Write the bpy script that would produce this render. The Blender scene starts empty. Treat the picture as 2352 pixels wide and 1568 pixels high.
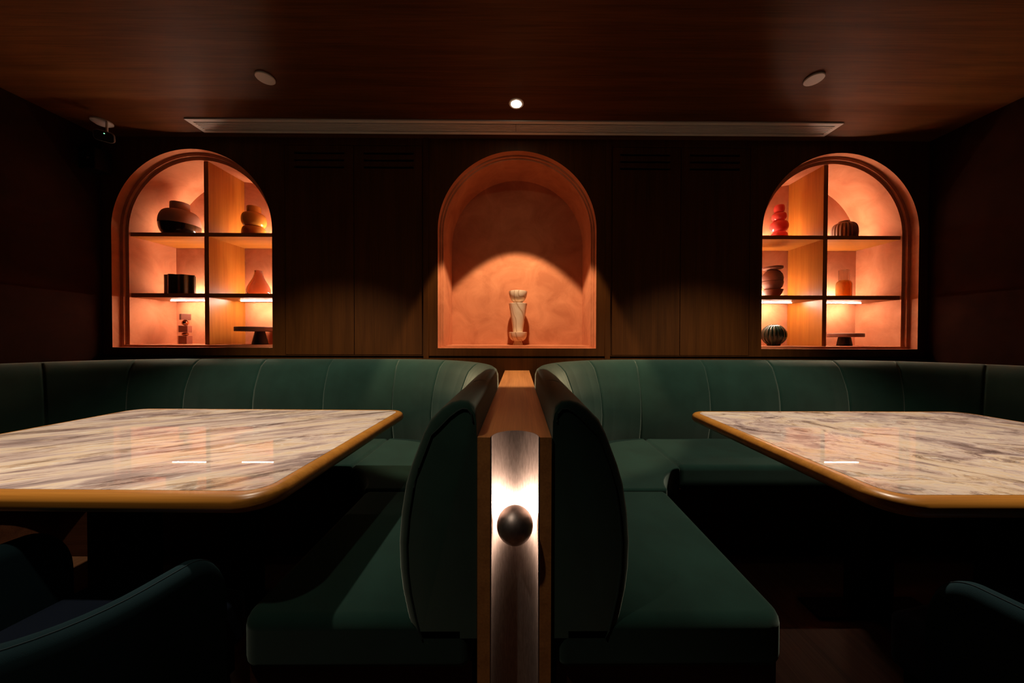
import bpy, bmesh, math, random
from mathutils import Vector, Matrix
from mathutils.geometry import tessellate_polygon

random.seed(7)
PI = math.pi
sc = bpy.context.scene
COL = sc.collection

# ------------------------------------------------------------------ camera
EYE = 1.09
FOCAL_PX = 740.0
yaw, pitch, roll = .0062, .0112, -.0027
fwd = Vector((math.sin(yaw)*math.cos(pitch), math.cos(yaw)*math.cos(pitch), -math.sin(pitch)))
rgt0 = Vector((math.cos(yaw), -math.sin(yaw), 0))
dwn0 = fwd.cross(rgt0)
rgt = rgt0*math.cos(roll) + dwn0*math.sin(roll)
dwn = -rgt0*math.sin(roll) + dwn0*math.cos(roll)
cd = bpy.data.cameras.new('camera')
cam = bpy.data.objects.new('camera', cd); COL.objects.link(cam)
cam.matrix_world = Matrix(((rgt.x, -dwn.x, -fwd.x, 0), (rgt.y, -dwn.y, -fwd.y, 0), (rgt.z, -dwn.z, -fwd.z, EYE), (0, 0, 0, 1)))
cd.sensor_fit = 'HORIZONTAL'; cd.sensor_width = 36.0
cd.lens = FOCAL_PX/2352*36
cd.shift_x = (1176-1195.05)/2352
cd.clip_start = .02
sc.camera = cam

# ------------------------------------------------------------------ world, exposure, room lights
w = bpy.data.worlds.new('world'); sc.world = w; w.use_nodes = True
w.node_tree.nodes['Background'].inputs[0].default_value = (.02, .012, .008, 1)
w.node_tree.nodes['Background'].inputs[1].default_value = .1
sc.view_settings.view_transform = 'Standard'
sc.view_settings.look = 'None'
sc.view_settings.gamma = 1.0
sc.view_settings.use_curve_mapping = False
sc.view_settings.exposure = 0.0
sc.cycles.use_denoising = True
sc.cycles.max_bounces = 10
sc.cycles.sample_clamp_indirect = 4.0

ROOM_H = 2.438
def spot(name, loc, energy, half_deg, blend, color, radius=.025, target=None):
    d = bpy.data.lights.new(name, 'SPOT'); d.energy = energy; d.spot_size = math.radians(2*half_deg)
    d.spot_blend = blend; d.color = color; d.shadow_soft_size = radius
    o = bpy.data.objects.new(name, d); COL.objects.link(o); o.location = loc
    if target:
        o.rotation_euler = (Vector(target)-Vector(loc)).to_track_quat('-Z', 'Y').to_euler()
    return o
WARM = (1.0, .72, .46)
spot('downlight_beam', (-.015, 1.867, ROOM_H-.03), 125, 32.2, .16, WARM, .02, (-.015, 1.867+.287, ROOM_H-.03-1))
spot('booth_beam', (-1.20, 1.12, ROOM_H-.03), 125, 39, .62, (1.0, .85, .67), .02, (-1.20, 1.12+.20, ROOM_H-1.03))
spot('booth_beam', (1.20, 1.12, ROOM_H-.03), 125, 39, .62, (1.0, .85, .67), .02, (1.20, 1.12+.20, ROOM_H-1.03))
spot('aisle_beam', (-.73, .15, ROOM_H-.03), 26, 38, .45, (1.0, .85, .67), .02)

# ------------------------------------------------------------------ node helpers
def mat(name):
    m = bpy.data.materials.new(name); m.use_nodes = True
    nt = m.node_tree
    return m, nt, nt.nodes['Principled BSDF']
def node(nt, kind, **kw):
    n = nt.nodes.new(kind)
    for k, v in kw.items():
        if k in n.inputs: n.inputs[k].default_value = v
        else: setattr(n, k, v)
    return n
def ramp(nt, stops, interp='LINEAR'):
    n = nt.nodes.new('ShaderNodeValToRGB'); cr = n.color_ramp; cr.interpolation = interp
    while len(cr.elements) < len(stops): cr.elements.new(.5)
    for e, (p, c) in zip(cr.elements, stops):
        e.position = p; e.color = (c[0], c[1], c[2], 1)
    return n
def coords(nt, scale=(1, 1, 1), rot=(0, 0, 0), loc=(0, 0, 0)):
    t = nt.nodes.new('ShaderNodeTexCoord'); mp = nt.nodes.new('ShaderNodeMapping')
    mp.inputs['Scale'].default_value = scale; mp.inputs['Rotation'].default_value = rot; mp.inputs['Location'].default_value = loc
    nt.links.new(t.outputs['Object'], mp.inputs['Vector'])
    return mp.outputs['Vector']
def bump(nt, bs, height, strength, dist=.002):
    b = node(nt, 'ShaderNodeBump'); b.inputs['Strength'].default_value = strength; b.inputs['Distance'].default_value = dist
    nt.links.new(height, b.inputs['Height']); nt.links.new(b.outputs['Normal'], bs.inputs['Normal'])

def plain(name, col, rough=.5, metal=0.0, var=.0, vscale=8, **kw):
    m, nt, bs = mat(name)
    bs.inputs['Roughness'].default_value = rough; bs.inputs['Metallic'].default_value = metal
    n = node(nt, 'ShaderNodeTexNoise'); n.inputs['Scale'].default_value = vscale; n.inputs['Detail'].default_value = 4
    nt.links.new(coords(nt), n.inputs['Vector'])
    a = tuple(c*(1-var) for c in col); b = tuple(min(1, c*(1+var)) for c in col)
    r = ramp(nt, [(.3, a), (.7, b)])
    nt.links.new(n.outputs['Fac'], r.inputs['Fac']); nt.links.new(r.outputs['Color'], bs.inputs['Base Color'])
    for k, v in kw.items(): bs.inputs[k.replace('_', ' ')].default_value = v
    return m
def wood(name, dark, light, axis='x', rough=.45, fine=1.0, spec=.5):
    m, nt, bs = mat(name)
    s = {'x': (1.2, 26, 26), 'y': (26, 1.2, 26), 'z': (26, 26, 1.2)}[axis]
    s2 = {'x': (4, 190, 190), 'y': (190, 4, 190), 'z': (190, 190, 4)}[axis]
    n1 = node(nt, 'ShaderNodeTexNoise'); n1.inputs['Scale'].default_value = 1.0*fine; n1.inputs['Detail'].default_value = 5; n1.inputs['Distortion'].default_value = .4
    nt.links.new(coords(nt, s), n1.inputs['Vector'])
    n2 = node(nt, 'ShaderNodeTexNoise'); n2.inputs['Scale'].default_value = 1.0*fine; n2.inputs['Detail'].default_value = 3
    nt.links.new(coords(nt, s2), n2.inputs['Vector'])
    mx = node(nt, 'ShaderNodeMix'); mx.inputs['Factor'].default_value = .45
    nt.links.new(n1.outputs['Fac'], mx.inputs[2]); nt.links.new(n2.outputs['Fac'], mx.inputs[3])
    r = ramp(nt, [(.36, dark), (.62, light)])
    nt.links.new(mx.outputs[0], r.inputs['Fac']); nt.links.new(r.outputs['Color'], bs.inputs['Base Color'])
    bs.inputs['Roughness'].default_value = rough; bs.inputs['Specular IOR Level'].default_value = spec
    bump(nt, bs, mx.outputs[0], .15, .001)
    return m
def plaster(name, a, b, rough=.85, spec=.3):
    m, nt, bs = mat(name)
    n1 = node(nt, 'ShaderNodeTexNoise'); n1.inputs['Scale'].default_value = 5; n1.inputs['Detail'].default_value = 7; n1.inputs['Roughness'].default_value = .62; n1.inputs['Distortion'].default_value = .7
    nt.links.new(coords(nt), n1.inputs['Vector'])
    r = ramp(nt, [(.33, a), (.5, tuple((x+y)/2 for x, y in zip(a, b))), (.68, b)])
    nt.links.new(n1.outputs['Fac'], r.inputs['Fac']); nt.links.new(r.outputs['Color'], bs.inputs['Base Color'])
    n2 = node(nt, 'ShaderNodeTexNoise'); n2.inputs['Scale'].default_value = 22; n2.inputs['Detail'].default_value = 6
    nt.links.new(coords(nt), n2.inputs['Vector'])
    bump(nt, bs, n2.outputs['Fac'], .12, .004)
    bs.inputs['Specular IOR Level'].default_value = spec
    bs.inputs['Roughness'].default_value = rough
    return m
def velvet(name, a, b, sheen_col, sheen=.6):
    m, nt, bs = mat(name)
    n1 = node(nt, 'ShaderNodeTexNoise'); n1.inputs['Scale'].default_value = 7; n1.inputs['Detail'].default_value = 8; n1.inputs['Roughness'].default_value = .6
    nt.links.new(coords(nt), n1.inputs['Vector'])
    r = ramp(nt, [(.3, a), (.7, b)])
    nt.links.new(n1.outputs['Fac'], r.inputs['Fac']); nt.links.new(r.outputs['Color'], bs.inputs['Base Color'])
    n2 = node(nt, 'ShaderNodeTexNoise'); n2.inputs['Scale'].default_value = 900; n2.inputs['Detail'].default_value = 2
    nt.links.new(coords(nt), n2.inputs['Vector'])
    bump(nt, bs, n2.outputs['Fac'], .25, .0012)
    bs.inputs['Roughness'].default_value = .95
    bs.inputs['Specular IOR Level'].default_value = .15
    bs.inputs['Sheen Weight'].default_value = sheen; bs.inputs['Sheen Roughness'].default_value = .45
    bs.inputs['Sheen Tint'].default_value = (*sheen_col, 1)
    return m
def emission(name, col, strength):
    m = bpy.data.materials.new(name); m.use_nodes = True; nt = m.node_tree
    nt.nodes.remove(nt.nodes['Principled BSDF'])
    e = nt.nodes.new('ShaderNodeEmission'); e.inputs[0].default_value = (*col, 1); e.inputs[1].default_value = strength
    nt.links.new(e.outputs[0], nt.nodes['Material Output'].inputs[0])
    return m
def marble(name, rot, stretch, warp, loc):
    m, nt, bs = mat(name)
    v0 = coords(nt, (1, 1, 1), (0, 0, rot), loc)
    mp2 = node(nt, 'ShaderNodeMapping'); mp2.inputs['Scale'].default_value = stretch
    nt.links.new(v0, mp2.inputs['Vector']); v = mp2.outputs['Vector']
    wn = node(nt, 'ShaderNodeTexNoise'); wn.inputs['Scale'].default_value = 1.1; wn.inputs['Detail'].default_value = 5
    nt.links.new(v, wn.inputs['Vector'])
    sub = node(nt, 'ShaderNodeVectorMath', operation='SUBTRACT'); sub.inputs[1].default_value = (.5, .5, .5)
    nt.links.new(wn.outputs['Color'], sub.inputs[0])
    scl = node(nt, 'ShaderNodeVectorMath', operation='SCALE'); scl.inputs['Scale'].default_value = warp
    nt.links.new(sub.outputs[0], scl.inputs[0])
    add = node(nt, 'ShaderNodeVectorMath', operation='ADD')
    nt.links.new(v, add.inputs[0]); nt.links.new(scl.outputs[0], add.inputs[1])
    n1 = node(nt, 'ShaderNodeTexNoise'); n1.inputs['Scale'].default_value = 2.4; n1.inputs['Detail'].default_value = 14; n1.inputs['Roughness'].default_value = .72; n1.inputs['Distortion'].default_value = .5
    nt.links.new(add.outputs[0], n1.inputs['Vector'])
    r1 = ramp(nt, [(.32, (.20, .15, .145)), (.42, (.43, .325, .30)), (.48, (.63, .50, .44)), (.53, (.76, .63, .52)), (.58, (.72, .55, .38)), (.64, (.86, .77, .69)), (.75, (.66, .53, .48))])
    nt.links.new(n1.outputs['Fac'], r1.inputs['Fac'])
    # dark streaks
    n2 = node(nt, 'ShaderNodeTexNoise'); n2.inputs['Scale'].default_value = 2.6; n2.inputs['Detail'].default_value = 14; n2.inputs['Roughness'].default_value = .76; n2.inputs['Distortion'].default_value = .8
    nt.links.new(add.outputs[0], n2.inputs['Vector'])
    r2 = ramp(nt, [(.36, (.16, .13, .125)), (.43, (.50, .43, .41)), (.47, (.88, .83, .80)), (.52, (1, 1, 1))])
    nt.links.new(n2.outputs['Fac'], r2.inputs['Fac'])
    mul = node(nt, 'ShaderNodeMix', data_type='RGBA', blend_type='MULTIPLY'); mul.inputs['Factor'].default_value = .9
    nt.links.new(r1.outputs['Color'], mul.inputs[6]); nt.links.new(r2.outputs['Color'], mul.inputs[7])
    # thin pale veins
    n3 = node(nt, 'ShaderNodeTexNoise'); n3.inputs['Scale'].default_value = 1.3; n3.inputs['Detail'].default_value = 6
    nt.links.new(add.outputs[0], n3.inputs['Vector'])
    r3 = ramp(nt, [(.494, (0, 0, 0)), (.5, (1, 1, 1)), (.506, (0, 0, 0))])
    nt.links.new(n3.outputs['Fac'], r3.inputs['Fac'])
    mx = node(nt, 'ShaderNodeMix', data_type='RGBA'); mx.inputs[7].default_value = (.86, .80, .74, 1)
    ml = node(nt, 'ShaderNodeMath', operation='MULTIPLY'); ml.inputs[1].default_value = .55
    nt.links.new(r3.outputs['Color'], ml.inputs[0]); nt.links.new(ml.outputs[0], mx.inputs[0])
    nt.links.new(mul.outputs[2], mx.inputs[6]); nt.links.new(mx.outputs[2], bs.inputs['Base Color'])
    bs.inputs['Roughness'].default_value = .6; bs.inputs['Specular IOR Level'].default_value = .0
    bs.inputs['Coat Weight'].default_value = .7; bs.inputs['Coat Roughness'].default_value = .004; bs.inputs['Coat IOR'].default_value = 1.5
    return m

M = {}
M['ceiling'] = wood('ceiling_veneer', (.050, .0165, .003), (.098, .034, .007), 'x', .45, 1, .15)
M['panel'] = wood('panel_veneer', (.050, .016, .0024), (.082, .026, .004), 'z', .5, 1, .15)
M['shelf_wood_z'] = wood('upright_veneer', (.34, .10, .010), (.46, .155, .018), 'z', .4)
M['shelf_wood_x'] = wood('shelf_veneer', (.34, .10, .010), (.46, .155, .018), 'x', .4)
M['oak'] = wood('divider_oak', (.36, .14, .038), (.52, .215, .062), 'y', .42)
M['edge'] = wood('table_edge_oak', (.36, .14, .018), (.50, .21, .032), 'x', .35)
M['plinth'] = wood('plinth_veneer', (.045, .015, .006), (.075, .026, .011), 'x', .6, 1, .1)
M['floor'] = wood('oak_floor', (.075, .032, .014), (.13, .058, .026), 'y', .6, 1, .1)
M['terra'] = plaster('terracotta_plaster', (.44, .145, .06), (.62, .235, .105))
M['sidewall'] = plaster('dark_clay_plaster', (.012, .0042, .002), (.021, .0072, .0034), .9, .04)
M['green'] = velvet('green_velvet', (.007, .026, .018), (.011, .038, .027), (.40, .45, .37), 1.0)  # lighter copy of the velvet; brighter light on the backrests put into colour
M['green_shaded'] = velvet('green_velvet_shaded', (.0032, .017, .012), (.0055, .026, .019), (.34, .42, .36), .5)  # same velvet darkened; dimmer light on the seats put into colour
M['green_dark'] = plain('green_piping', (.006, .02, .014), .9)
M['teal'] = velvet('teal_fabric', (.0055, .018, .022), (.0085, .026, .032), (.2, .4, .45), .15)
M['teal_thread'] = plain('teal_thread', (.008, .024, .03), .9)
M['navy'] = velvet('navy_fabric', (.014, .022, .042), (.02, .03, .055), (.2, .25, .4), .2)
M['black'] = plain('black_metal', (.006, .0055, .0055), .75, Specular_IOR_Level=.1)
M['white'] = plain('white_painted_metal', (.62, .56, .50), .45)
M['dark'] = plain('cavity_shade', (.01, .008, .007), .9)  # near-black colour standing in for shade inside hollows
M['nickel'] = plain('brushed_nickel', (.44, .36, .33), .46, 1.0, .16, 90)
M['lamp_on'] = emission('lit_lamp', (1, .86, .66), 60)
M['led'] = emission('led_glow', (1, .75, .59), 185)
M['led_down'] = emission('led_glow_down', (1, .75, .59), 330)
M['bulb'] = emission('bulb_glow', (1, .76, .58), 4600)
M['green_led'] = emission('green_indicator', (.2, 1, .35), 3)
M['marble_a'] = marble('streaked_marble', math.radians(-30), (1.0, 5.5, 1), .6, (3.1, 1.7, 0))
M['marble_b'] = marble('swirled_marble', math.radians(22), (1.2, 2.0, 1), 2.4, (8.3, 4.2, 0))

# ------------------------------------------------------------------ object helpers
def obj(name, bm, m, parent=None, bevel=0, seg=3, smooth=True, angle=38):
    bmesh.ops.remove_doubles(bm, verts=bm.verts, dist=1e-6)
    bmesh.ops.recalc_face_normals(bm, faces=bm.faces)
    if smooth:
        for f in bm.faces: f.smooth = True
        if not bevel:
            for e in bm.edges:
                if len(e.link_faces) == 2 and e.calc_face_angle(0) > math.radians(angle): e.smooth = False
    me = bpy.data.meshes.new(name); bm.to_mesh(me); bm.free()
    if m: me.materials.append(m)
    o = bpy.data.objects.new(name, me); COL.objects.link(o)
    if parent: o.parent = parent
    if bevel:
        b = o.modifiers.new('bevel', 'BEVEL'); b.width = bevel; b.segments = seg; b.limit_method = 'ANGLE'; b.angle_limit = math.radians(35); b.harden_normals = True
    return o
def thing(name, label, cat, loc=(0, 0, 0), rz=0, group=None):
    o = bpy.data.objects.new(name, None); COL.objects.link(o); o.empty_display_size = .05
    o.location = loc; o.rotation_euler = (0, 0, rz); o['label'] = label; o['category'] = cat
    if group: o['group'] = group
    return o
def tag(o, label, cat, group=None):
    o['label'] = label; o['category'] = cat
    if group: o['group'] = group
    return o
def struct(name, bm, m, **kw):
    o = obj(name, bm, m, **kw); o['kind'] = 'structure'; return o
def add_box(bm, x0, x1, y0, y1, z0, z1):
    v = [bm.verts.new(p) for p in ((x0, y0, z0), (x1, y0, z0), (x1, y1, z0), (x0, y1, z0), (x0, y0, z1), (x1, y0, z1), (x1, y1, z1), (x0, y1, z1))]
    for f in ((0, 1, 2, 3), (4, 5, 6, 7), (0, 1, 5, 4), (1, 2, 6, 5), (2, 3, 7, 6), (3, 0, 4, 7)): bm.faces.new([v[i] for i in f])
def box(*a):
    bm = bmesh.new(); add_box(bm, *a); return bm
def prism(poly, z0, z1):
    bm = bmesh.new()
    a = [bm.verts.new((x, y, z0)) for x, y in poly]; b = [bm.verts.new((x, y, z1)) for x, y in poly]
    bm.faces.new(a); bm.faces.new(b)
    n = len(poly)
    for i in range(n): bm.faces.new((a[i], a[(i+1) % n], b[(i+1) % n], b[i]))
    return bm
def lathe(prof, seg=40, fr=None, bm=None, cx=0, cy=0):
    """prof: (radius, z) list; fr(angle, r, z) may modulate the radius."""
    bm = bm or bmesh.new(); rings = []
    for r, z in prof:
        if r < 1e-5: rings.append([bm.verts.new((cx, cy, z))]); continue
        ring = []
        for k in range(seg):
            a = 2*PI*k/seg; rr = fr(a, r, z) if fr else r
            ring.append(bm.verts.new((cx+rr*math.cos(a), cy+rr*math.sin(a), z)))
        rings.append(ring)
    for A, B in zip(rings, rings[1:]):
        if len(A) == 1 and len(B) == 1: continue
        for k in range(seg):
            k2 = (k+1) % seg
            if len(A) == 1: bm.faces.new((A[0], B[k], B[k2]))
            elif len(B) == 1: bm.faces.new((A[k], A[k2], B[0]))
            else: bm.faces.new((A[k], A[k2], B[k2], B[k]))
    for R in (rings[0], rings[-1]):
        if len(R) > 1: bm.faces.new(R)
    return bm
def tube(pts, r, seg=8, closed=False):
    bm = bmesh.new(); rings = []; n = len(pts); P = [Vector(p) for p in pts]
    for i in range(n):
        t = (P[(i+1) % n]-P[i-1]) if closed else (P[min(i+1, n-1)]-P[max(i-1, 0)])
        t.normalize(); u = t.orthogonal() if abs(t.z) > .95 else t.cross(Vector((0, 0, 1))); u.normalize(); v = t.cross(u)
        rings.append([bm.verts.new(P[i]+r*(math.cos(2*PI*k/seg)*u+math.sin(2*PI*k/seg)*v)) for k in range(seg)])
    for i in range(n if closed else n-1):
        A, B = rings[i], rings[(i+1) % n]
        for k in range(seg): bm.faces.new((A[k], A[(k+1) % seg], B[(k+1) % seg], B[k]))
    if not closed: bm.faces.new(rings[0]); bm.faces.new(rings[-1])
    return bm
def ellipse_arc(rmid, h, z0, n=10, r0=0):
    """half-lobe profile from z0 to z0+h bulging to rmid, pinched to r0 at the ends."""
    out = []
    for i in range(n+1):
        a = -PI/2+PI*i/n
        out.append((r0+(rmid-r0)*max(0, math.cos(a))**.75, z0+h*(.5+.5*math.sin(a))))
    return out
def flat_face(bm, loops, fn):
    """fill a polygon with holes; loops are 2-D, fn maps (a, b) to a 3-D point"""
    L = [[Vector((a, b, 0)) for a, b in lp] for lp in loops]
    vs = [bm.verts.new(fn(p.x, p.y)) for lp in L for p in lp]
    for t in tessellate_polygon(L):
        try: bm.faces.new([vs[i] for i in t])
        except ValueError: pass
    return vs

# ------------------------------------------------------------------ the room
XW = 2.81; YW = 2.2; YF = -2.3; YB = 2.574; SILL = 1.019; ARCH_TOP = 2.358
ARCH = {'left': -2.21, 'centre': -.009, 'right': 2.207}
HALF = .54
def arch_loop(cx, d):
    hw = HALF-d; zb = SILL+min(.8*d, .0165); zs = ARCH_TOP-HALF
    pts = [(cx-hw, zb)]+[(cx-hw, zb+(zs-zb)*k/6) for k in range(1, 6)]
    for k in range(49):
        a = PI-PI*k/48; pts.append((cx+hw*math.cos(a), zs+hw*math.sin(a)))
    pts += [(cx+hw, zs+(zb-zs)*k/6) for k in range(1, 6)]+[(cx+hw, zb)]
    return pts
def rect(x0, x1, z0, z1): return [(x0, z0), (x1, z0), (x1, z1), (x0, z1)]

struct('floor', box(-3.2, 3.2, YF-.1, YW+.5, -.06, 0), M['floor'], smooth=False)
struct('ceiling', box(-3.2, 3.2, YF-.1, YW+.5, ROOM_H, ROOM_H+.06), M['ceiling'], smooth=False)
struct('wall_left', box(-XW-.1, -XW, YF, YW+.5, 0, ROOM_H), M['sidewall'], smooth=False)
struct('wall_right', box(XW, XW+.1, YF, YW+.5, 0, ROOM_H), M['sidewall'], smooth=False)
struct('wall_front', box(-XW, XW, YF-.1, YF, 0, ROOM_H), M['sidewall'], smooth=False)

CUP = {'left': (-1.584, -.652), 'right': (.637, 1.582)}
CUP_Z = (.970, 2.39)
bm = bmesh.new()
loops = [rect(-XW, XW, .966, ROOM_H)]+[arch_loop(c, 0) for c in ARCH.values()]+[rect(a, b, *CUP_Z) for a, b in CUP.values()]
flat_face(bm, loops, lambda a, b: (a, YW, b))
for a, b in CUP.values():                                   # shallow recess the cupboard doors sit in
    lp = rect(a, b, *CUP_Z); n = 4
    f = [bm.verts.new((x, YW, z)) for x, z in lp]; k = [bm.verts.new((x, YW+.05, z)) for x, z in lp]
    for i in range(4): bm.faces.new((f[i], f[(i+1) % 4], k[(i+1) % 4], k[i]))
    bm.faces.new(k)
add_box(bm, -XW, XW, YW, YW+.03, 0, .951)                   # apron under the shadow gap
add_box(bm, -XW, XW, YW+.018, YW+.03, .94, .98)
add_box(bm, -XW, XW, YW+.001, YW+.018, .9655, .966)
struct('wall_back', bm, M['panel'], smooth=False)
for i, (a, b) in enumerate(((-.645, -.611), (.592, .626))):
    struct('trim_%d' % (i+1), box(a, b, YW-.006, YW+.002, .90, ROOM_H), M['panel'], smooth=False)

PROF = {'centre': [(0, YW), (0, YW+.048), (.011, YW+.049), (.011, YW+.070), (.022, YW+.071), (.022, YW+.083)]}
PROF['left'] = PROF['right'] = [(0, YW), (0, YW+.047), (.020, YW+.048), (.020, YW+.062), (.041, YW+.064), (.041, YW+.083)]
def ring_sweep(bm, cx, prof):
    rows = [[bm.verts.new((x, y, z)) for x, z in arch_loop(cx, d)] for d, y in prof]
    n = len(rows[0])
    for A, B in zip(rows, rows[1:]):
        for i in range(n): bm.faces.new((A[i], A[(i+1) % n], B[(i+1) % n], B[i]))
    return rows
for i, (side, cx) in enumerate(ARCH.items()):
    bm = bmesh.new(); ring_sweep(bm, cx, PROF[side])
    struct('trim_%d' % (i+3), bm, M['terra'], angle=30)
    bm = bmesh.new(); rows = ring_sweep(bm, cx, [(PROF[side][-1][0], YW+.083), (PROF[side][-1][0], YB)]); bm.faces.new(rows[-1])
    struct('wall_alcove_'+side, bm, M['terra'])

# ------------------------------------------------------------------ cupboards in the back wall
for side, (a, b) in CUP.items():
    t = thing('built_in_cupboard', 'flush two-door slotted wall cupboard between the centre niche and the '+side+' display niche', 'cupboard', (0, 0, 0), 0, 'cupboards in the panelled wall')
    mid = -1.117 if side == 'left' else 1.106
    slots = ((-1.519, -1.182), (-1.05, -.712)) if side == 'left' else ((.691, 1.032), (1.166, 1.508))
    for (x0, x1), (s0, s1) in zip(((a+.003, mid-.002), (mid+.002, b-.003)), slots):
        z0, z1 = CUP_Z[0]+.004, CUP_Z[1]-.004
        holes = [rect(s0, s1, z-.009, z+.009) for z in (2.337, 2.290, 2.243)]
        bm = bmesh.new(); lps = [rect(x0, x1, z0, z1)]+holes
        for y in (YW+.001, YW+.020): flat_face(bm, lps, lambda p, q, y=y: (p, y, q))
        for lp in lps:
            f = [bm.verts.new((p, YW+.001, q)) for p, q in lp]; k = [bm.verts.new((p, YW+.020, q)) for p, q in lp]
            for i in range(4): bm.faces.new((f[i], f[(i+1) % 4], k[(i+1) % 4], k[i]))
        obj('door', bm, M['panel'], t, smooth=False)
    obj('carcass_shade', box(a+.002, b-.002, YW+.040, YW+.048, CUP_Z[0]+.002, CUP_Z[1]-.002), M['dark'], t, smooth=False)  # dark sheet painting the shade seen through slots and door gaps

# ------------------------------------------------------------------ shelf units in the two side alcoves
SH1 = (1.7915, 1.8185); SH2 = (1.3665, 1.3955); SHB = 1.0365
SHY0 = YW+.0735; SHY1 = YB-.004
LED_Y = 2.462
for side in ('left', 'right'):
    cx = ARCH[side]; um = -2.181 if side == 'left' else 2.1695
    t = thing('arched_shelf_unit', 'six-compartment wooden shelf grid lit from within, set in the '+('left' if side == 'left' else 'right')+' arched niche', 'shelf unit', (0, 0, 0), 0, 'lit shelf grids in the arched niches')
    hw = HALF-.041-.0015; zs = ARCH_TOP-HALF
    ztop = zs+math.sqrt((HALF-.041)**2-(abs(um-cx)+.016)**2)-.002
    obj('upright', box(um-.0155, um+.0155, SHY0, SHY1, SHB, ztop), M['shelf_wood_z'], t, smooth=False)
    for z0, z1 in (SH1, SH2):
        h2 = hw if z0 < zs else hw-.001
        for x0, x1 in ((cx-h2, um-.0157), (um+.0157, cx+h2)):
            obj('shelf', box(x0, x1, SHY0, SHY1, z0, z1), M['shelf_wood_x'], t, smooth=False)
    for x0, x1 in ((cx-hw, um-.0157), (um+.0157, cx+hw)):
        inner_lo, inner_hi = x0+.07, x1-.05
        if x0 < um: inner_lo, inner_hi = (x0+.075, x1-.02)
        else: inner_lo, inner_hi = (x0+.06, x1-.02)
        if side == 'right':
            if x0 < um: inner_lo, inner_hi = (x0+.02, x1-.06)
            else: inner_lo, inner_hi = (x0+.02, x1-.075)
        for z, up in ((SH2[0], -1), (SH2[1], 1), (SH1[1], 1)):
            y0, y1 = (LED_Y-.002, LED_Y+.004) if up < 0 else (YB-.05, YB-.036)
            za, zb = (z-.0042, z-.0005) if up < 0 else (z+.0005, z+.006)
            obj('led_strip', box(inner_lo, inner_hi, y0, y1, za, zb), M['led'] if up > 0 else M['led_down'], t, smooth=False)['label'] = 'glowing light strip'

# ------------------------------------------------------------------ ceiling fittings
VX0, VX1, VY0, VY1 = -2.062, 2.026, 2.010, 2.142
t = thing('air_vent', 'long pale slotted air vent set in the wooden ceiling along the back wall', 'vent', (0, 0, ROOM_H))
bm = bmesh.new(); fb = .024
for x0, x1, y0, y1 in ((VX0, VX1, VY0, VY0+fb), (VX0, VX1, VY1-fb, VY1), (VX0, VX0+fb*1.2, VY0+fb, VY1-fb), (VX1-fb*1.2, VX1, VY0+fb, VY1-fb)):
    add_box(bm, x0, x1, y0, y1, -.008, -.0005)
obj('frame', bm, M['white'], t, smooth=False)
obj('slat_shade', box(VX0+.01, VX1-.01, VY0+.01, VY1-.01, -.0018, -.0006), M['dark'], t, smooth=False)  # dark sheet in place of the shaded hollow above the slats
ns = 5; pitch_v = (VY1-VY0-2*fb)/(ns+1)
for k in range(ns):
    yy = VY0+fb+pitch_v*(k+1)
    for x0, x1 in ((VX0+fb*1.2, -.020), (-.018, VX1-fb*1.2)):
        obj('slat', box(x0, x1, yy-.0042, yy+.0042, -.008, -.0018), M['white'], t, smooth=False)

t = thing('recessed_downlight', 'small round lit downlight in the ceiling in front of the vent', 'downlight', (-.015, 1.867, ROOM_H))
obj('trim_ring', lathe([(.030, -.001), (.030, -.005), (.040, -.005), (.043, -.001)], 40), M['white'], t)
obj('lamp', lathe([(0, -.0068), (.027, -.0062), (.0295, -.0052)], 32), M['lamp_on'], t)['label'] = 'glowing lamp face'
for (x, y, side) in ((-1.315, 1.693, 'left'), (1.527, 1.673, 'right')):
    tag(obj('ceiling_cover_plate', lathe([(.0405, -.0005), (.0435, -.003), (.0435, -.008), (.0415, -.0105), (.0, -.0115)], 48), M['white']), 'round blank white cover plate on the ceiling above the '+side+' table', 'ceiling plate', 'blank cover plates on the ceiling').location = (x, y, ROOM_H)

t = thing('security_camera', 'small black-faced security camera hanging from the ceiling corner', 'camera', (-2.612, 2.050, ROOM_H))
obj('mount_plate', lathe([(.048, -.0005), (.048, -.008), (.030, -.020), (.0, -.022)], 32), M['white'], t)
st = obj('stem', lathe([(.006, -.008), (.006, -.088)], 16), M['white'], t); st.location = (.045, -.012, 0)
def rrect(w_, h_, r, n=6):
    out = []
    for cx_, cy_, a0 in ((w_/2-r, h_/2-r, 0), (-w_/2+r, h_/2-r, PI/2), (-w_/2+r, -h_/2+r, PI), (w_/2-r, -h_/2+r, 1.5*PI)):
        for k in range(n+1): out.append((cx_+r*math.cos(a0+PI/2*k/n), cy_+r*math.sin(a0+PI/2*k/n)))
    return out
rim = prism(rrect(.082, .060, .018), 0, .045)
hs = obj('housing', rim, plain('grey_camera_shell', (.09, .075, .065), .5), t, bevel=.003)
hs.matrix_local = Matrix.Translation((.062, -.035, -.112)) @ Vector((.62, -.62, -.42)).to_track_quat('Z', 'Y').to_matrix().to_4x4()
fc = obj('front_face', prism(rrect(.076, .054, .0155), .0445, .047), M['black'], hs)
gl = obj('indicator_light', prism(rrect(.005, .005, .0024), .047, .0478), M['green_led'], hs); gl.location = (.003, .017, 0)

t = thing('wall_speaker', 'small black box speaker high in the corner under the security camera', 'speaker', (-XW, 2.13, 2.235))
obj('cabinet', box(.002, .105, -.045, .045, -.068, .068), M['black'], t, bevel=.006)
obj('badge', box(.055, .070, -.047, -.0445, -.008, .004), M['nickel'], t, smooth=False)

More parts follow.
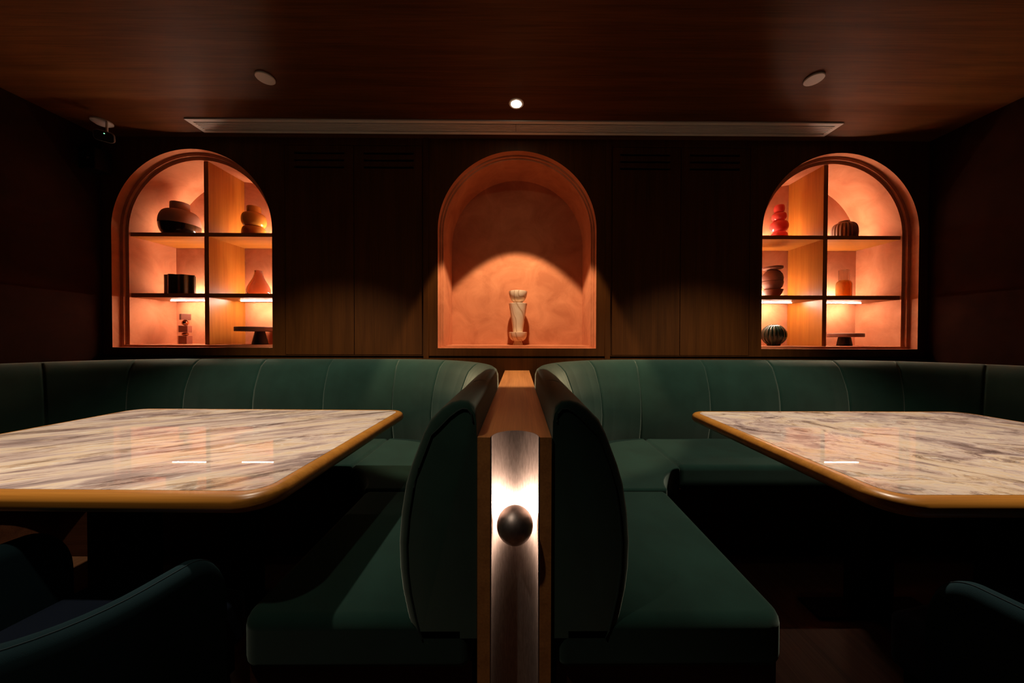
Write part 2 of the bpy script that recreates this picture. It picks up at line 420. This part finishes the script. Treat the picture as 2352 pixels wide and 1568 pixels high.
# ------------------------------------------------------------------ ornaments on the shelves
terr_brown = plain('brown_ceramic', (.30, .15, .10), .55, 0, .12)
black_glz = plain('black_glaze', (.012, .008, .007), .12)
mustard = plain('mustard_glaze', (.52, .25, .035), .18)
coral = plain('coral_glass', (.95, .11, .085), .12, 0, 0, 8, Transmission_Weight=.35)
amber = plain('amber_glass', (.96, .52, .13), .06, 0, 0, 8, Transmission_Weight=.85)
clear = plain('clear_glass', (.98, .95, .9), .02, 0, 0, 8, Transmission_Weight=1.0)
rose = plain('rose_glass', (.96, .60, .42), .05, 0, 0, 8, Transmission_Weight=.85)
olive = plain('dark_olive_glass', (.014, .013, .006), .4)
clay = plain('clay_ceramic', (.34, .17, .115), .7, 0, .15, 14)
ribbed_clay = plain('ribbed_brown_ceramic', (.27, .15, .10), .6)
greengl = plain('green_glaze', (.012, .036, .026), .2)
slab_wood = plain('walnut_plate', (.26, .12, .08), .6, 0, .25, 20)
black_base = plain('black_pedestal', (.008, .007, .007), .6)
red_stone = plain('red_stone', (.30, .10, .06), .55, 0, .15, 18)
brass = plain('polished_copper', (.80, .45, .28), .12, 1.0)
m_t, nt, bs = mat('grained_totem_wood')
wv = node(nt, 'ShaderNodeTexWave'); wv.wave_type = 'BANDS'; wv.bands_direction = 'X'
wv.inputs['Scale'].default_value = 7.0; wv.inputs['Distortion'].default_value = 9.0; wv.inputs['Detail'].default_value = 1.0; wv.inputs['Detail Scale'].default_value = 1.6
nt.links.new(coords(nt, (1, 1, .55), (.0, .35, .2), (.02, .055, .04)), wv.inputs['Vector'])
rr = ramp(nt, [(.0, (.50, .31, .17)), (.10, (.74, .56, .40)), (.6, (.80, .63, .46)), (1, (.76, .58, .41))])
nt.links.new(wv.outputs['Fac'], rr.inputs['Fac']); nt.links.new(rr.outputs['Color'], bs.inputs['Base Color']); bs.inputs['Roughness'].default_value = .6
TOTEM = m_t

Z1, Z2, Z0 = SH1[1]+.0005, SH2[1]+.0005, SHB+.0005
def body_prof(rm, h, r0, r1, n=16, z0=0, wide=.5):
    """squat vase body: foot radius r0, belly rm, shoulder radius r1"""
    out = []
    for i in range(n+1):
        a = -PI/2+PI*i/n; z = z0+h*(.5+.5*math.sin(a)); c = max(0, math.cos(a))**.8
        rb = r0 if a < 0 else r1
        out.append((rb+(rm-rb)*c, z))
    return out
# left niche
t = thing('round_vase', 'squat two-tone vase, brown over glossy black, on the top shelf of the left niche', 'vase', (-2.495, 2.40, Z1))
pr = body_prof(.114, .195, .058, .060)
lowp = [p for p in pr if p[1] <= .090]+[(.1138, .0905)]
upp = [(.1140, .0905)]+[p for p in pr if p[1] > .091]
obj('body', lathe(upp+[(.054, .200), (.053, .252), (.050, .255), (.047, .252), (.047, .20), (.0, .19)], 56), terr_brown, t)
obj('glazed_base', lathe([(0, 0)]+lowp+[(0, .0905)], 56), black_glz, t)['label'] = 'glossy black lower half'
t = thing('stacked_vase', 'glossy mustard vase of two bulging rings on the top shelf of the left niche', 'vase', (-1.985, 2.44, Z1))
pr = ellipse_arc(.075, .096, 0, 12, .048)+ellipse_arc(.077, .098, .097, 12, .048)[1:]+[(.044, .20), (.044, .242), (.041, .246), (.037, .242), (.037, .2), (0, .19)]
obj('body', lathe(pr, 48), mustard, t)
t = thing('wavy_vase', 'black wavy-walled glass vase on the middle shelf of the left niche', 'vase', (-2.505, 2.41, Z2))
def wavy(rx, ry, amp, n=120):
    return [((rx+amp*math.cos(7*a)+.3*amp*math.cos(3*a+1))*math.cos(a), (ry+amp*math.cos(7*a))*math.sin(a)) for a in (2*PI*k/n for k in range(n))]
bm = bmesh.new(); o_, i_ = wavy(.094, .056, .008), wavy(.087, .049, .008); n = len(o_)
R = [[bm.verts.new((x, y, z)) for x, y in lp] for lp, z in ((o_, 0), (o_, .150), (i_, .150), (i_, .012))]
for A, B in zip(R, R[1:]):
    for i in range(n): bm.faces.new((A[i], A[(i+1) % n], B[(i+1) % n], B[i]))
bm.faces.new(R[0]); bm.faces.new(R[-1])
obj('body', bm, olive, t)
t = thing('teardrop_vase', 'translucent rose glass teardrop vase on the middle shelf of the left niche', 'vase', (-1.945, 2.43, Z2))
pr = [(0, .001), (.054, .001), (.066, .008), (.073, .024), (.075, .042), (.069, .066), (.057, .092), (.044, .117), (.033, .141), (.027, .163), (.0245, .180), (.026, .190)]
inn = [(max(0, r-.006), z+.003) for r, z in pr[1:]][::-1]
obj('body', lathe(pr+[(.024, .191)]+inn[1:]+[(0, .008)], 48), rose, t)
t = thing('block_sculpture', 'stacked sculpture of three red stone blocks and two metal balls in the left niche', 'sculpture', (-2.505, 2.44, Z0))
for i, (z0, z1, r) in enumerate(((0, .062, 10), (.088, .137, 18), (.181, .226, 55))):
    o = obj('block', box(-.027, .027, -.027, .027, z0, z1), red_stone, t, bevel=.0015); o.rotation_euler = (0, 0, math.radians(r))
for z0, z1 in ((.0625, .0875), (.1375, .1805)):
    r = .021
    obj('ball', lathe([(0, z0)]+[(r*math.cos(a), (z0+z1)/2+(z1-z0)/2*math.sin(a)) for a in (-PI/2+PI*k/14 for k in range(1, 14))]+[(0, z1)], 32), brass, t)['label'] = 'shiny copper ball'
def cake_stand(x, y, rp, zp0, zp1, rb, rt, label):
    t = thing('cake_stand', label, 'cake stand', (x, y, Z0), 0, 'cake stands in the niches')
    obj('pedestal', lathe([(rb-.004, 0), (rb, .003), (rt, zp0-.0005)], 40), black_base, t)['label'] = 'black tapering pedestal'
    obj('plate', lathe([(rp-.003, zp0), (rp, zp0+.003), (rp, zp1-.003), (rp-.003, zp1)], 64), slab_wood, t)['label'] = 'thick brown plate'
cake_stand(-1.930, 2.42, .148, .096, .128, .050, .031, 'cake stand with overhanging brown plate on black cone, bottom of left niche')
# right niche
t = thing('bubble_vase', 'glossy coral red vase of stacked bulges on the top shelf of the right niche', 'vase', (1.975, 2.44, Z1))
pr = ellipse_arc(.055, .078, 0, 14, .026)+ellipse_arc(.059, .080, .079, 14, .026)[1:]+ellipse_arc(.048, .062, .160, 14, .021)[1:]+ellipse_arc(.035, .058, .223, 14, .020)[1:]
obj('body', lathe(pr, 48), coral, t)
t = thing('ribbed_vase', 'low brown vase with vertical ribs on the top shelf of the right niche', 'vase', (2.440, 2.41, Z1))
ribs = lambda a, r, z: r*(.955+.075*abs(math.cos(11*a))) if r > .036 else r
obj('body', lathe(body_prof(.076, .135, .060, .036, 18)+[(.035, .138), (.030, .150), (.027, .150), (.027, .135), (0, .12)], 168, ribs), ribbed_clay, t)
t = thing('bowl_stack', 'stacked clay bowls topped by a flat disc, middle shelf of the right niche', 'bowls', (1.930, 2.44, Z2))
obj('bowl', lathe([(0, 0), (0.0315, 0), (0.0465, .016), (0.0585, .038), (0.0660, .062), (0.0630, .064), (0, .062)], 48), clay, t)
obj('bowl', lathe([(0, .0645), (0.0450, .0645), (0.0600, .085), (0.0668, .112), (0.0668, .126), (0, .126)], 48), clay, t)
obj('bowl', lathe([(0, .1265), (0.0645, .1285), (0.0675, .150), (0.0615, .178), (0.0450, .202), (0.0300, .212), (0, .212)], 48), clay, t)
obj('disc', lathe([(0, .2125), (0.0555, .216), (0.0645, .222), (0.0645, .236), (0, .238)], 48), clay, t)
t = thing('amber_jar', 'amber glass jar with clear glass neck, middle shelf of the right niche', 'jar', (2.475, 2.44, Z2))
pr = [(0, .001), (0.0406, .001), (0.0455, .006), (0.0462, .012), (0.0462, .108), (0.0434, .122), (0.0350, .132), (0.0308, .135)]
inn = [(max(0, r-.004), z-(.003 if z > .1 else -.004)) for r, z in pr[1:]][::-1]
obj('body', lathe(pr+inn+[(0, .006)], 48), amber, t)
obj('neck', lathe([(0.0304, .1355), (0.0311, .215), (0.0294, .216), (0.0287, .2145), (0.0280, .1365)], 40), clear, t)['label'] = 'clear glass neck'
t = thing('fluted_globe_vase', 'dark green glossy globe vase with vertical flutes, bottom of the right niche', 'vase', (1.935, 2.43, Z0))
fl = lambda a, r, z: r*(.93+.07*abs(math.cos(9*a))**.7) if r > .02 else r
pr = [(.040, 0)]+[(.081*math.cos(a), .080+.082*math.sin(a)) for a in (-1.0+2.25*k/22 for k in range(23))]+[(.03, .150), (0, .145)]
obj('body', lathe(pr, 180, fl), greengl, t)
cake_stand(2.475, 2.43, .107, .066, .094, .045, .035, 'cake stand with thick plate on short black pedestal, bottom of right niche')
# centre niche
t = thing('totem_sculpture', 'pale grained wood totem of bowl, cone and footed bowl in the centre niche', 'sculpture', (-.003, 2.42, Z0-.003))
obj('foot', lathe([(.040, 0), (.036, .010), (.030, .024), (.028, .033), (0, .033)], 40), TOTEM, t)
obj('lower_bowl', lathe([(0, .0335), (.038, .0335), (.055, .046), (.065, .066), (.0685, .098), (.064, .099), (0, .097)], 48), TOTEM, t)
obj('cone', lathe([(0, .0995), (.036, .0995), (.0685, .312), (.064, .314), (0, .312)], 48), TOTEM, t)
obj('neck_ring', lathe([(.033, .3145), (.033, .322), (0, .322)], 40), TOTEM, t)
obj('upper_bowl', lathe([(0, .3225), (.034, .3225), (.050, .338), (.062, .360), (.069, .392), (.0685, .404), (.062, .406), (0, .40)], 48), TOTEM, t)

# ------------------------------------------------------------------ divider with its lamp
DX0, DX1, DY, DZ = -.0905, .0750, .716, .868
GX, GR = -.0065, .0555
arc = [(GX+GR*math.cos(a), DY+GR*.95*math.sin(a)) for a in (PI*k/32 for k in range(33))]
poly = [(DX0, DY), (GX-GR, DY)]+arc[::-1][1:-1]+[(GX+GR, DY), (DX1, DY), (DX1, YW-.004), (DX0, YW-.004)]
t = thing('booth_divider', 'low oak partition between the two green banquettes', 'partition', (0, 0, 0))
obj('panel', prism(poly, 0, DZ), M['oak'], t, smooth=False)
t = thing('post_lamp', 'metal channel lamp with a ball shade on the end of the oak partition', 'lamp', (GX, DY, 0))
bm = bmesh.new()
ro, ri = GR-.0012, GR-.0032
R = []
for z in (.002, DZ+.001):
    R.append([bm.verts.new((ro*math.cos(a), ro*.95*math.sin(a), z)) for a in (PI*k/32 for k in range(33))])
    R.append([bm.verts.new((ri*math.cos(a), ri*.95*math.sin(a), z)) for a in (PI*k/32 for k in range(33))])
for k in range(32):
    for A, B in ((0, 2), (1, 3), (0, 1), (2, 3)): bm.faces.new((R[A][k], R[A][k+1], R[B][k+1], R[B][k]))
for k in (0, 32): bm.faces.new((R[0][k], R[1][k], R[3][k], R[2][k]))
mch, nt, bs = mat('brushed_channel_metal')
n1 = node(nt, 'ShaderNodeTexNoise'); n1.inputs['Scale'].default_value = 1; n1.inputs['Detail'].default_value = 6; n1.inputs['Roughness'].default_value = .7
nt.links.new(coords(nt, (320, 320, 40)), n1.inputs['Vector'])
r = ramp(nt, [(.3, (.30, .235, .21)), (.7, (.52, .42, .38))]); nt.links.new(n1.outputs['Fac'], r.inputs['Fac']); nt.links.new(r.outputs['Color'], bs.inputs['Base Color'])
bs.inputs['Metallic'].default_value = .85; bs.inputs['Roughness'].default_value = .58
bump(nt, bs, n1.outputs['Fac'], .3, .0008)
obj('channel', bm, mch, t)
bz, br = .672, .0405
obj('ball_shade', lathe([(0, bz-br)]+[(br*math.cos(a), bz+br*math.sin(a)) for a in (-PI/2+PI*k/28 for k in range(1, 28))]+[(0, bz+br)], 56), M['nickel'], t)
st = obj('bracket', box(-.004, .004, .034, .0525, bz-.020, bz-.010), M['nickel'], t, smooth=False)
obj('bulb', lathe([(0, bz-.003)]+[(.0055*math.cos(a), bz+.0025+.0055*math.sin(a)) for a in (-PI/2+PI*k/10 for k in range(1, 10))]+[(0, bz+.008)], 20, cy=.0468), M['bulb'], t)['label'] = 'glowing bulb behind the ball'

# ------------------------------------------------------------------ banquettes
BP = [(0, .41), (0, .55), (0, .70), (0, .85), (.002, .918), (.008, .936), (.022, .946), (.040, .947), (.058, .942), (.078, .928), (.103, .902), (.118, .872), (.129, .843), (.146, .798), (.159, .754), (.169, .69), (.174, .625), (.172, .565), (.166, .515), (.155, .462), (.147, .43), (.140, .41)]
def banquette(sign, x_div, x_wall, label):
    """sign +1 for the booth right of the divider; u is the distance from the divider side"""
    t = thing('booth_banquette', label, 'banquette', (0, 0, 0), 0, 'green velvet booth seating')
    W_ = abs(x_wall-x_div)
    X = lambda u: x_div+sign*u
    RAD, YR, YE = .70, 2.19, .722
    # rear outline, sampled by arc length
    segs = []
    path = []
    def line(p, q, step=.006):
        L = math.dist(p, q); n = max(2, int(L/step))
        d = ((q[0]-p[0])/L, (q[1]-p[1])/L)
        for k in range(n): path.append((p[0]+(q[0]-p[0])*k/n, p[1]+(q[1]-p[1])*k/n, d))
    def arcp(c, a0, a1, n=150):
        for k in range(n):
            a = a0+(a1-a0)*k/n
            s = 1 if a1 > a0 else -1
            path.append((c[0]+RAD*math.cos(a), c[1]+RAD*math.sin(a), (-s*math.sin(a), s*math.cos(a))))
    line((0, YE), (0, YR-RAD)); arcp((RAD, YR-RAD), PI, PI/2); line((RAD, YR), (W_-RAD, YR)); arcp((W_-RAD, YR-RAD), PI/2, 0); line((W_, YR-RAD), (W_, YE))
    path.append((W_, YE, (0, -1)))
    # arc length along the front face decides where the stitched channels run
    s = [0]
    for a, b in zip(path, path[1:]): s.append(s[-1]+math.dist(a[:2], b[:2]))
    la, lb = YR-RAD-YE, YR-RAD-YE+RAD*PI/2
    lc = lb+W_-2*RAD; ld = lc+RAD*PI/2
    seams = [la-.40, la]+[la+RAD*PI/2*k/3 for k in (1, 2)]+[lb+(lc-lb)*k/3 for k in range(4)]+[lc+RAD*PI/2*k/3 for k in (1, 2)]+[ld, ld+.40]
    bm = bmesh.new(); rings = []
    S_END = s[-1]
    for (u, y, d), si in zip(path, s):
        nrm = (d[1], -d[0])                         # inward (towards the table)
        g = max(math.exp(-((si-q)/.0045)**2) for q in seams)
        near = min(abs(si-q) for q in seams)
        puff = .006*min(1, near/.10)
        e = min(si, S_END-si); k = 0.0
        if e < .022: k = .020*(1-math.sqrt(max(0, 1-(1-e/.022)**2)))   # rounded end
        ring = []
        for tt, z in BP:
            wgt = min(1, max(0, (tt-.03)/.06))
            off = tt+wgt*(puff-.007*g)-k*min(1, tt/.05)
            zz = z-(k*.8 if z > .9 else 0)-(.006*g if z > .925 and tt > .03 else 0)
            ring.append(bm.verts.new((X(u+nrm[0]*off), y+nrm[1]*off, zz)))
        rings.append(ring)
    n = len(BP)
    for A, B in zip(rings, rings[1:]):
        for i in range(n): bm.faces.new((A[i], A[(i+1) % n], B[(i+1) % n], B[i]))
    bm.faces.new(rings[0]); bm.faces.new(rings[-1])
    obj('backrest', bm, M['green'], t, angle=50)
    pts = [(X(tt-.017 if tt > .06 else tt*.6+.008), YE-.001, z-(.016 if z > .9 else 0)) for tt, z in BP[4:]]
    obj('piping', tube(pts, .0022, 6), M['green_dark'], t)['label'] = 'dark stitched seam round the end panel'
    # seat cushions
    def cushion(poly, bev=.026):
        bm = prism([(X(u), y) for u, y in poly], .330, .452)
        return obj('seat_cushion', bm, M['green_shaded'], t, bevel=bev, seg=5)
    def rc(cx, cy, r, a0, a1, n=7): return [(cx+r*math.cos(a0+(a1-a0)*k/n), cy+r*math.sin(a0+(a1-a0)*k/n)) for k in range(n+1)]
    run = [(.012, .722)]+rc(.545-.05, .722+.05, .05, -PI/2, 0)+[(.545, 1.349), (.012, 1.349)]
    fil = rc(.825, 1.332, .268, PI-.08, PI/2+.38, 10)
    corner = [(.012, 1.353)]+fil+[(.724, 1.592), (.724, 2.165), (.36, 2.165), (.012, 1.83)]
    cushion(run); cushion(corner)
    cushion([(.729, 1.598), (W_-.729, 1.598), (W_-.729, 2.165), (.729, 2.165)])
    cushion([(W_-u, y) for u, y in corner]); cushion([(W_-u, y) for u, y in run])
    bm = bmesh.new()
    for u0, u1, y0, y1 in ((.014, .53, .745, 2.17), (.53, W_-.53, 1.60, 2.17), (W_-.53, W_-.014, .745, 2.17)):
        a, b = sorted((X(u0), X(u1))); add_box(bm, a, b, y0, y1, 0, .335)
    obj('plinth', bm, M['plinth'], t, smooth=False)['label'] = 'dark wooden plinth'
    return t
banquette(-1, -.0925, -2.80, 'U-shaped green velvet banquette around the table with diagonally streaked marble')
banquette(1, .0775, 2.80, 'U-shaped green velvet banquette around the table with swirling marble')

# ------------------------------------------------------------------ tables
def table(cx, cy, rz, marble_m, label, w_=1.30, l_=.85, cdx=0):
    t = thing('dining_table', label, 'table', (cx, cy, 0), rz, 'booth dining tables')
    obj('table_top', prism(rrect(w_, l_, .075, 10), .709, .7495), M['edge'], t, bevel=.0195, seg=6)['label'] = 'rounded oak table edge'
    obj('marble_inlay', prism(rrect(w_-.062, l_-.062, .046, 10), .735, .7505), marble_m, t, bevel=.0012, seg=2)['label'] = 'glossy veined marble inlay'
    for y in (-.19, .19):
        obj('column', box(cdx-.05, cdx+.05, y-.05, y+.05, .012, .700), M['black'], t, bevel=.004)
        obj('base_plate', box(cdx-.24, cdx+.24, y-.05, y+.05, 0, .0115), M['black'], t, bevel=.003)
        obj('top_plate', box(cdx-.2, cdx+.2, y-.06, y+.06, .7005, .7088), M['black'], t, smooth=False)
table(-1.18, 1.118, math.radians(-1.0), M['marble_a'], 'table with diagonally streaked glossy marble top and rounded oak edge', cdx=.06)
table(1.44, 1.088, 0, M['marble_b'], 'table with swirling grey and cream glossy marble top and rounded oak edge', cdx=-.03)

# ------------------------------------------------------------------ tub chairs
def tub_chair(x, y, rz, label):
    t = thing('tub_chair', label, 'chair', (x, y, 0), rz, 'tub chairs at the booth tables')
    HW, TH, R_ = .235, .052, .17          # half width to the shell centre line, thickness, corner radius
    yb, yf = -.235, .060
    path = []
    n = 24
    for k in range(n+1): path.append((HW, yf+(yb+R_-yf)*(k/n)**1.6))
    for k in range(1, 13):
        a = -PI/2*k/12; path.append((HW-R_+R_*math.cos(a), yb+R_+R_*math.sin(a)))
    for k in range(1, 9): path.append((HW-R_-(2*(HW-R_))*k/8, yb))
    for k in range(1, 13):
        a = -PI/2-PI/2*k/12; path.append((-HW+R_+R_*math.cos(a), yb+R_+R_*math.sin(a)))
    for k in range(1, n+1): path.append((-HW, yb+R_+(yf-yb-R_)*(1-(1-k/n)**1.6)))
    s = [0]
    for a, b in zip(path, path[1:]): s.append(s[-1]+math.dist(a, b))
    bm = bmesh.new(); rings = []; stitch = []
    for i, (px, py) in enumerate(path):
        q0, q1 = path[max(0, i-1)], path[min(len(path)-1, i+1)]
        tx, ty = q1[0]-q0[0], q1[1]-q0[1]; L = math.hypot(tx, ty); nx, ny = -ty/L, tx/L
        e = min(s[i], s[-1]-s[i]); zt = .625
        if e < .06: zt -= .085*(1-math.sqrt(max(0, 1-(1-e/.06)**2)))
        ring = []
        hh = TH/2
        prof = [(-hh, .27), (-hh, zt-.03)]+[(-hh*math.cos(a), zt-hh+hh*math.sin(a)) for a in (PI*k/8 for k in range(9))]+[(hh, zt-.03), (hh, .27)]
        for off, z in prof: ring.append(bm.verts.new((px+nx*off, py+ny*off, z)))
        rings.append(ring); stitch.append((px+nx*hh*.35, py+ny*hh*.35, zt-hh+hh*.94+.0002))
    m_ = len(rings[0])
    for A, B in zip(rings, rings[1:]):
        for k in range(m_): bm.faces.new((A[k], A[(k+1) % m_], B[(k+1) % m_], B[k]))
    bm.faces.new(rings[0]); bm.faces.new(rings[-1])
    obj('shell', bm, M['teal'], t, angle=60)
    obj('stitching', tube(stitch, .0012, 5), M['teal_thread'], t)
    obj('seat_cushion', prism([(HW-TH/2-.001, .15), (HW-TH/2-.001, yb+R_)]+[(HW-R_+(R_-TH/2-.001)*math.cos(a), yb+R_+(R_-TH/2-.001)*math.sin(a)) for a in (-PI/2*k/8 for k in range(1, 9))]+[(-HW+R_+(R_-TH/2-.001)*math.cos(a), yb+R_+(R_-TH/2-.001)*math.sin(a)) for a in (-PI/2-PI/2*k/8 for k in range(9))]+[(-HW+TH/2+.001, .15)], .33, .455), M['navy'], t, bevel=.018, seg=4)['label'] = 'dark navy seat cushion'
    obj('underframe', box(-.19, .19, -.18, .13, .262, .3295), M['black'], t, smooth=False)
    for sx, sy in ((1, 1), (-1, 1), (1, -1), (-1, -1)):
        lx, ly = sx*.17, sy*.11; fx, fy = sx*.20, sy*.14
        bm = bmesh.new(); R2 = []
        for cx_, cy_, z, r in ((fx, fy, 0, .011), (lx, ly, .262, .017)):
            R2.append([bm.verts.new((cx_+r*math.cos(2*PI*k/14), cy_+r*math.sin(2*PI*k/14), z)) for k in range(14)])
        for k in range(14): bm.faces.new((R2[0][k], R2[0][(k+1) % 14], R2[1][(k+1) % 14], R2[1][k]))
        bm.faces.new(R2[0]); bm.faces.new(R2[1])
        obj('leg', bm, M['black'], t)
tub_chair(-.915, .706, math.radians(-11), 'teal upholstered tub chair pulled up to the table with streaked marble')
tub_chair(1.105, .640, math.radians(11), 'teal upholstered tub chair pulled up to the table with swirling marble')
